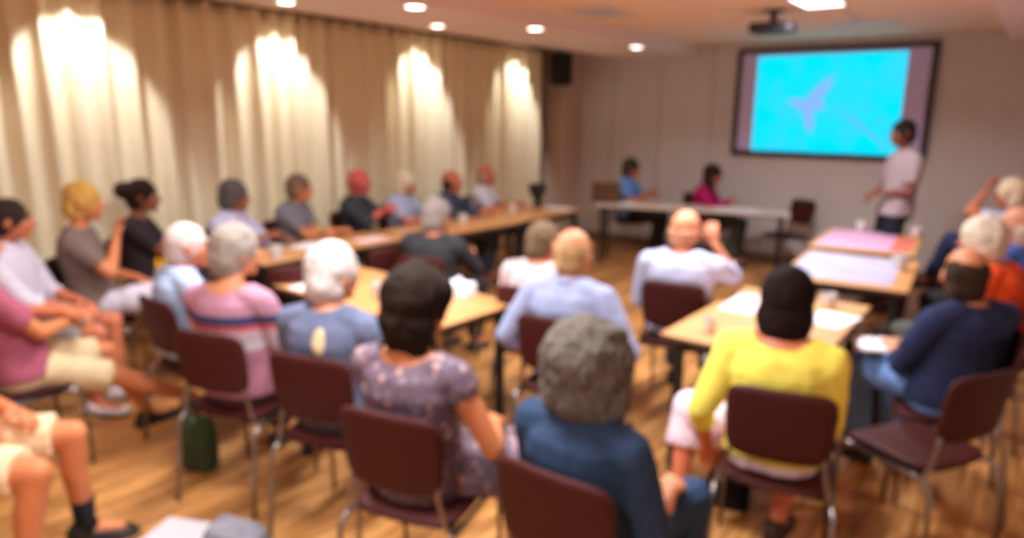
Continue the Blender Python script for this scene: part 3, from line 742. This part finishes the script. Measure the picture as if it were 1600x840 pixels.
seated('woman with thick dark brown hair in mauve floral dress', 'maroon chair under the woman in the floral dress', -1.66, 1.67, 14, cth=15, cdx=.02, hz=1.13, w=.98, sk=SK1, hair=('thick', (34, 24, 17)), top=('dress', FL1, 'cap'), neck='scoop', low=('skirt', FL1), legyaw=-52, yaw=-14, hands={-1: (-.06, .28, .66), 1: (.20, .22, .66)}, vox=.008, sole=(40, 36, 34), hs=1.12)
seated('woman with big curly grey hair in dark blue blouse, close in front', 'maroon chair under the woman in the dark blue blouse', -.95, 1.66, -4, cth=1, lean=-.06, hz=1.075, w=.92, sk=SK2, hair=('curly', (96, 88, 80)), top=('blouse', (44, 62, 88), 'half'), neck='crew', low=('trousers', (46, 70, 100)), yaw=-16, hands={-1: (-.12, .27, .66), 1: (.14, .24, .64, .35, -.9, -.4)}, vox=.008, hs=1.12)
# --- middle
seated('grey haired man in black shirt, back turned, beyond the left wooden table', 'maroon chair under the man in the black shirt', -3.34, 3.56, 14, hz=1.09, w=1.08, sk=SK3, hair=('full', (132, 122, 116)), top=('plain', (52, 52, 56), 'half'), yaw=-18, hands=TABLE_H, low=('trousers', (44, 42, 46)))
seated('brown haired person in pinkish white shirt partly hidden by the blond balding man', 'maroon chair under the person in pinkish white', -2.26, 3.32, 12, hz=1.07, sk=SK3, hair=('short', (112, 92, 72)), top=('plain', (200, 184, 188), 'short'), neck='crew', yaw=-26, hands=LAP)
seated('blond balding man in light blue shirt, back turned, centre of the room', 'maroon chair under the blond balding man in light blue', -1.80, 2.92, 8, hz=1.125, w=1.04, sk=SK2, hair=('tonsure', (176, 140, 98)), top=('plain', (152, 160, 194), 'half'), neck='collar', yaw=-12, hands={-1: (-.25, .05, .50, -.6, -.8, 0), 1: (.25, .12, .53, .7, -.7, 0)})
seated('bald man in white blue shirt resting his head on his right hand', 'maroon chair under the bald man leaning on his hand', -1.66, 3.98, 10, hz=1.125, w=1.14, sk=(222, 148, 112), hair=('balding', (210, 150, 120)), top=('plain', (180, 184, 210), 'half'), neck='crew', yaw=-20, roll=4, hands={-1: (-.14, .25, .66), 1: (.155, .13, 1.04, .55, .5, -1, -.25, -.1, 1, 0, -1, .2)})
seated('woman with black bob hair in bright yellow top and pink floral skirt', 'maroon chair under the woman in yellow', -.69, 2.68, 8, cth=13, cdx=.02, hz=1.12, w=.98, sk=(206, 120, 84), hair=('bob', (30, 19, 17)), top=('blouse', (250, 232, 100), 'half'), neck='scoop', low=('skirt', FL2), yaw=-4, hands={-1: (-.27, .04, .44, -.4, -.9, 0), 1: (.12, .27, .645, .3, -.9, -.4)}, feet={-1: (-.40, .15, .085), 1: (.02, .22, .085)}, kneep={-1: (-.7, .9, .6), 1: (.12, 1, .5)}, shoe=(60, 40, 30))
# --- right side
seated('dark haired balding man in navy shirt and blue jeans on the right', 'maroon chair under the man in navy and jeans', -.20, 3.76, 52, cth=98, hz=1.10, w=1.14, sk=SK2, hair=('tonsure', (60, 45, 34)), top=('plain', (42, 50, 84), 'half'), neck='crew', low=('trousers', (104, 134, 184)), yaw=-34, hands={-1: (-.08, .30, .68), 1: (.12, .30, .68)}, hs=1.14)
seated('white haired person in bright orange shirt behind the man in navy', 'maroon chair under the person in orange', -.20, 4.80, 72, lean=.2, hz=1.12, w=.98, sk=SK2, hair=('fluffy', (216, 204, 186)), top=('plain', (244, 92, 44), 'half'), neck='crew', low=('trousers', (84, 86, 82)), yaw=0, hands=LAP)
seated('pink faced man in blue shirt at the right edge of the room', 'maroon chair under the pink faced man in blue', -.06, 5.72, 62, hz=1.11, w=1.08, sk=SK5, hair=('balding', (226, 206, 186)), top=('plain', (74, 104, 178), 'half'), low=('trousers', (36, 34, 36)), yaw=10, hands=LAP, hs=1.16)
seated('fair haired person in pale shirt holding one hand to the forehead, far right', 'maroon chair under the person with a hand to the forehead', -.15, 7.2, 75, hz=1.20, sk=(200, 116, 84), hair=('full', (226, 204, 172)), top=('plain', (196, 202, 232), 'short'), low=('trousers', (44, 50, 80)), yaw=0, feet={-1: (.0, .55, .36), 1: (.1, .38, .085)}, kneep={-1: (0, .5, 1)}, hands={-1: (-.06, .18, 1.21, -.9, .7, -.5, .5, -.1, .8, 0, 1, 0), 1: (.1, .27, .645)})
# --- rear left corner, cut by the picture's edge
seated('man in pink shirt and khaki shorts, bare leg stretched out, left edge', 'maroon chair under the man in khaki shorts', -3.96, 1.03, -2, hz=1.17, w=1.04, belly=.03, sk=SK1, hair=('short', (120, 104, 96)), top=('plain', (164, 88, 108), 'short'), low=('shorts', (206, 182, 142)), shoe=(36, 28, 26), hands={1: (.02, .24, .72, 1, -.2, -.6), -1: (-.02, .26, .76, -1, -.2, -.5)}, lean=-.18, feet={1: (.16, .90, .12), -1: (-.04, .62, .085)}, kneep={1: (.1, .3, 1)})
seated('person in orange shirt and cream shorts with black socks, lower left corner', 'maroon chair under the person in cream shorts', -3.16, .58, -42, hz=1.17, w=1.05, sk=SK1, hair=('short', (96, 84, 76)), top=('plain', (224, 120, 84), 'short'), low=('shorts', (232, 204, 164), (26, 24, 26)), shoe=(40, 36, 36), hands={1: (.16, .22, .66), -1: (-.10, .27, .66)}, feet={-1: (-.20, .44, .085), 1: (.18, .38, .085)})
# --- front of the room
seated('dark haired person in sky blue top at the left end of the panel table', 'maroon chair under the panelist in sky blue', -4.29, 8.32, -82, cth=-50, hz=1.13, sk=SK3, hair=('full', (62, 54, 52)), top=('plain', (104, 150, 212), 'short'), low=('trousers', (40, 34, 32)), hands={-1: (-.02, .30, .84), 1: (.10, .32, .80)}, yaw=10)
seated('woman with long dark hair in magenta cardigan at the panel table', 'maroon chair under the woman in the magenta cardigan', -3.22, 8.46, -84, hz=1.10, w=.94, sk=(190, 116, 92), hair=('long', (46, 32, 28)), top=('cardigan', (168, 26, 92), 'long'), neck='scoop', low=('trousers', (70, 72, 70)), hands={-1: (-.05, .30, .80), 1: (.12, .34, .80)}, yaw=8, lean=.1)
person('dark skinned person in pale shirt and black trousers standing beside the screen', -1.03, 7.42, 132, hz=1.68, w=.84, sk=(118, 66, 48), hair=('short', (34, 28, 26)), top=('plain', (158, 142, 146), 'short'), neck='collar', low=('trousers', (30, 32, 40)), shoe=(28, 26, 26), hands={-1: (-.03, .19, 1.13, -.7, -.7, -.4), 1: (.04, .21, 1.12, .7, -.7, -.4)}, yaw=-5, stand=True)
# emblem on the blue grey shirt
def emblem(pr):
    (body, info), p = pr
    bm = bmesh.new(); sh = [c for c in COL.objects if c.parent == body and c.name.startswith('shirt')][0]
    c = Vector((.03, 0, .885)); n, m = 24, 5; rows = []
    from mathutils.bvhtree import BVHTree
    bv = BVHTree.FromPolygons([v.co for v in sh.data.vertices], [tuple(p.vertices) for p in sh.data.polygons])
    ctr = None
    def hit(x, z):
        h = bv.ray_cast(Vector((x, -.6, z)), Vector((0, 1, 0)))[0]
        return (h if h else Vector((x, -.19, z)))+Vector((0, -.004, 0))
    ctr = bm.verts.new(hit(c.x, c.z))
    for k in range(1, m+1):
        rows.append([bm.verts.new(hit(c.x+.028*k/m*math.cos(2*math.pi*j/n), c.z+.058*k/m*math.sin(2*math.pi*j/n))) for j in range(n)])
    for j in range(n): bm.faces.new((ctr, rows[0][j], rows[0][(j+1) % n]))
    for a, b in zip(rows, rows[1:]):
        for j in range(n): bm.faces.new((a[j], b[j], b[(j+1) % n], a[(j+1) % n]))
    o = obj('emblem', bm, cloth('emblem', (232, 206, 156)), sh); o['label'] = 'cream oval emblem'
    f = o.modifiers.new('t', 'SOLIDIFY'); f.thickness = .002
emblem(P13)
# --- empty chairs
chair(-3.86, 2.72, 62, 'empty maroon chair facing the curtain table, left of the white haired person')
chair(-3.86, 3.52, 66, 'empty maroon chair turned to the curtain table, left of the man in black')
chair(-2.28, 8.50, 150, 'empty maroon chair against the front wall below the screen')
chair(-.24, 3.23, 60, 'empty maroon chair in front of the man in navy and jeans')

# ------------------------------------------------------------------ things on tables and floor
TH = .741
def cup(x, y, z, label, r=.038, h=.085, m=None, handle=False, grp='cups on the tables'):
    t = thing('cup', label, 'cup', (x, y, z), 0, grp)
    bm = bmesh.new(); lathe(bm, [(r*.72, 0), (r*.78, .004), (r, h), (r*.93, h), (r*.70, .008), (.002, .008)]); obj('cup_body', bm, m or M_CUP, t, angle=40)
    bm = bmesh.new(); lathe(bm, [(.002, h*.72), (r*.86, h*.72), (r*.86, h*.73), (.002, h*.73)]); obj('drink', bm, mat('coffee', (70, 44, 30), .2, 0, .05), t)
cup(-4.40, 2.96, TH, 'large pale cup on the near end of the curtain row', .050, .10)
cup(-2.96, 2.66, TH, 'white cup on the left wooden table, beside the white haired head', .05, .10)
cup(-1.22, 3.30, TH, 'small white cup at the near corner of the table before the woman in yellow', .035, .07)
cup(-.86, 4.20, TH, 'white cup at the far end of the table before the woman in yellow', .045, .075)
cup(-.70, 5.62, TH, 'white cup at the edge of the large white map', .055, .11)
cup(-.80, 7.25, TH, 'white cup at the right edge of the pink map', .05, .10)
cup(-1.28, 7.32, TH, 'white cup at the far edge of the pink map', .05, .10)
cup(-4.46, 5.12, TH, 'pale cup in front of the balding man in navy by the curtain', .045, .10)
cup(-4.50, 5.98, TH, 'pale tall cup in front of the bald man in white', .045, .12)
def sheet(name, pts, z, m, label, cat='paper', grp=None, th=.0015, wav=.0):
    cx_ = sum(p[0] for p in pts)/4; cy_ = sum(p[1] for p in pts)/4
    bm = bmesh.new(); n = 8; P = [Vector((p[0]-cx_, p[1]-cy_, 0)) for p in pts]; L = []
    for k in (0, 1):
        g = []
        for i in range(n+1):
            u = i/n; row = []
            for j in range(n+1):
                v = j/n; q = (P[0]*(1-u)+P[1]*u)*(1-v)+(P[3]*(1-u)+P[2]*u)*v
                row.append(bm.verts.new((q.x, q.y, th*k+wav*(.5+.5*math.sin(5*u+3*v)))))
            g.append(row)
        L.append(g)
    for i in range(n):
        for j in range(n):
            bm.faces.new((L[1][i][j], L[1][i+1][j], L[1][i+1][j+1], L[1][i][j+1])); bm.faces.new((L[0][i][j], L[0][i][j+1], L[0][i+1][j+1], L[0][i+1][j]))
    e = [(i, 0) for i in range(n)]+[(n, j) for j in range(n)]+[(i, n) for i in range(n, 0, -1)]+[(0, j) for j in range(n, 0, -1)]
    for (a, b), (c, d) in zip(e, e[1:]+e[:1]): bm.faces.new((L[0][a][b], L[0][c][d], L[1][c][d], L[1][a][b]))
    o = obj(name, bm, m, None, loc=(cx_, cy_, z), angle=30); return tag(o, label, cat, grp)
def rect(x, y, lx, ly, a):
    c, s_ = math.cos(R(a)), math.sin(R(a)); return [(x+c*u*lx/2-s_*v*ly/2, y+s_*u*lx/2+c*v*ly/2) for u, v in ((-1, -1), (1, -1), (1, 1), (-1, 1))]
def mapmat(name, ground, tint, ink):
    m, nt, b = base(name); co = objco(nt)
    nz = node(nt, 'ShaderNodeTexNoise'); nz.inputs['Scale'].default_value = 3.2; nz.inputs['Detail'].default_value = 4; nt.links.new(co, nz.inputs[0])
    v = node(nt, 'ShaderNodeTexVoronoi', feature='DISTANCE_TO_EDGE'); v.inputs['Scale'].default_value = 9; nt.links.new(co, v.inputs[0])
    c = ramp(nt, nz.outputs[0], [(.42, lin(ground)), (.62, lin(tint))])
    l = ramp(nt, v.outputs['Distance'], [(.01, (1, 1, 1, 1)), (.025, (0, 0, 0, 1))])
    nt.links.new(mixc(nt, l, c, lin(ink)), b.inputs['Base Color']); b.inputs['Roughness'].default_value = .7; return m
sheet('map_sheet', rect(-1.02, 5.46, .66, .98, 4), TH, mapmat('white_map', (178, 172, 194), (160, 158, 194), (150, 148, 178)), 'large white and lavender printed map lying on the nearer right side table', 'map')
sheet('map_sheet', rect(-1.20, 6.84, .56, 1.0, 4), TH, mapmat('pink_map', (206, 158, 192), (200, 146, 178), (186, 134, 168)), 'large pink printed map lying on the farther right side table', 'map')
sheet('coral_sheet', rect(-.84, 6.78, .15, .84, 4), TH, mat('coral_paper', (204, 110, 92), .7, 0, .03), 'narrow coral red sheet beside the pink map', 'paper')
sheet('paper_sheet', rect(-1.20, 3.96, .30, .44, 3), TH, mat('pink_paper', (236, 206, 208), .8, 0, .02), 'pale pink sheet of paper beside the black bobbed head', 'paper')
sheet('paper_sheet', rect(-.78, 3.92, .21, .30, -12), TH, M_WHITE, 'white sheet of paper on the right end of the table before the woman in yellow', 'paper')
sheet('paper_sheet', rect(-4.42, 6.76, .30, .22, 10), TH, M_WHITE, 'white sheet of paper beside the dark pot on the far curtain table', 'paper')
sheet('paper_sheet', rect(-4.66, 3.44, .21, .30, 20), TH, M_WHITE, 'white sheet of paper before the man in the grey polo shirt', 'paper')
sheet('paper_sheet', rect(-4.50, 3.96, .21, .30, -5), TH, mat('pink_paper', (236, 206, 208), .8, 0, .02), 'pale pink sheet of paper between the grey polo man and the red faced man', 'paper')
sheet('paper_sheet', rect(-3.52, 2.64, .21, .30, 8), TH, M_WHITE, 'white sheet of paper at the left end of the left wooden table', 'paper')
sheet('paper_sheet', rect(-2.78, 8.14, .5, .25, 18), TH, M_WHITE, 'long white papers at the right half of the panel table', 'paper')
sheet('paper_sheet', rect(-4.05, 7.74, .25, .2, 18), TH, M_WHITE, 'white paper before the panelist in sky blue', 'paper')
sheet('paper_sheet', rect(-.50, 3.92, .30, .22, 30), .650, M_WHITE, 'white papers on the knees of the man in navy and jeans', 'paper', th=.012)
sheet('paper_sheet', rect(-2.70, 1.20, .30, .42, 25), .001, M_WHITE, 'white sheet of paper on the floor at the lower edge of the picture', 'paper', th=.003)
t = thing('tissue_box', 'small white box at the right end of the left wooden table', 'box', (-2.66, 3.02, TH), R(10))
bm = bmesh.new(); sbox(bm, (0, 0, .04), (.085, .06, .04), bevel=.006); obj('box_body', bm, M_WHITE, t, smooth=False)
bm = bmesh.new(); ell(bm, (0, 0, .088), (.03, .012, .03)); obj('tissue', bm, M_WHITE, t)
# dark pot on the far curtain table
t = thing('dark_pot', 'dark tapered pot standing on the far curtain table near the corner', 'pot', (-4.70, 6.74, TH))
bm = bmesh.new(); lathe(bm, [(.055, 0), (.05, .02), (.035, .06), (.05, .10), (.095, .17), (.105, .24), (.095, .27), (.080, .26), (.06, .15)]); obj('pot_body', bm, mat('pot_black', (40, 34, 30), .5, 0, .1), t, angle=50)
bm = bmesh.new(); lathe(bm, [(.102, .232), (.112, .24), (.102, .25), (.097, .24)], ring=True); obj('pot_rim', bm, mat('pot_black', (40, 34, 30), .5), t)
# laptop seen from behind on the panel table, left end
t = thing('laptop', 'open brown laptop seen from behind at the left end of the panel table', 'laptop', (-4.26, 7.62, TH), R(18))
bm = bmesh.new(); sbox(bm, (0, .12, .009), (.18, .12, .008), bevel=.004); obj('keyboard_base', bm, M_GREYPL, t, smooth=False)
bm = bmesh.new(); sbox(bm, (0, -.02, .14), (.18, .006, .125), Euler((R(12), 0, 0)).to_matrix(), bevel=.004); obj('laptop_lid', bm, mat('laptop_brown', (112, 84, 62), .5, .1, .04), t, smooth=False)
def bag(name, x, y, z, rz, w, d, h, rgb, label, strap=True, cat='bag'):
    t = thing(name, label, cat, (x, y, z), R(rz))
    bm = bmesh.new(); rings = []
    for q, k in ((0, .86), (.04, 1.), (.5, 1.02), (.92, .94), (1., .84)):
        rings.append([bm.verts.new((w*k*math.copysign(abs(math.cos(a))**.5, math.cos(a)), d*k*(1.15 if q < .6 else .8)*math.copysign(abs(math.sin(a))**.6, math.sin(a)), h*q)) for a in (2*math.pi*j/20 for j in range(20))])
    skin_rings(bm, rings); me = remesh(bm, .010, 2); wrinkle(me, .008, 9, x)
    m = cloth('bag_%d_%d_%d' % rgb, rgb, .2); obj('bag_body', me, m, t)
    if strap:
        for s_ in (-1, 1):
            bm = bmesh.new(); tube(bm, [(w*.5*math.cos(a), s_*d*.5, h*.95+h*.42*math.sin(a)) for a in (math.pi*k/12 for k in range(13))], [.009]*13, 8); obj('bag_handle', bm, m, t)
bag('tote_bag', -3.24, 1.66, 0, 20, .085, .055, .27, (58, 74, 48), 'dark green and black tote bag on the floor beside the striped woman\'s chair')
bag('handbag', -4.80, 2.30, .60, -30, .075, .04, .14, (236, 172, 24), 'bright yellow handbag on the far knee of the blond woman')
bag('tote_bag', -.96, 3.02, 0, 10, .10, .06, .24, (18, 16, 16), 'black bag on the floor at the feet of the woman in yellow')
bag('cloth_bag', -1.02, 2.26, 0, 35, .12, .05, .20, (222, 142, 158), 'pink cloth bag on the floor behind the woman in yellow', False)
bag('backpack', -.58, 4.40, 0, 15, .13, .10, .46, (66, 60, 60), 'dark grey backpack on the floor beyond the man in navy')
bag('backpack', -2.33, 1.30, 0, 20, .13, .10, .20, (120, 118, 126), 'grey rounded bag on the floor at the lower edge of the picture', False)
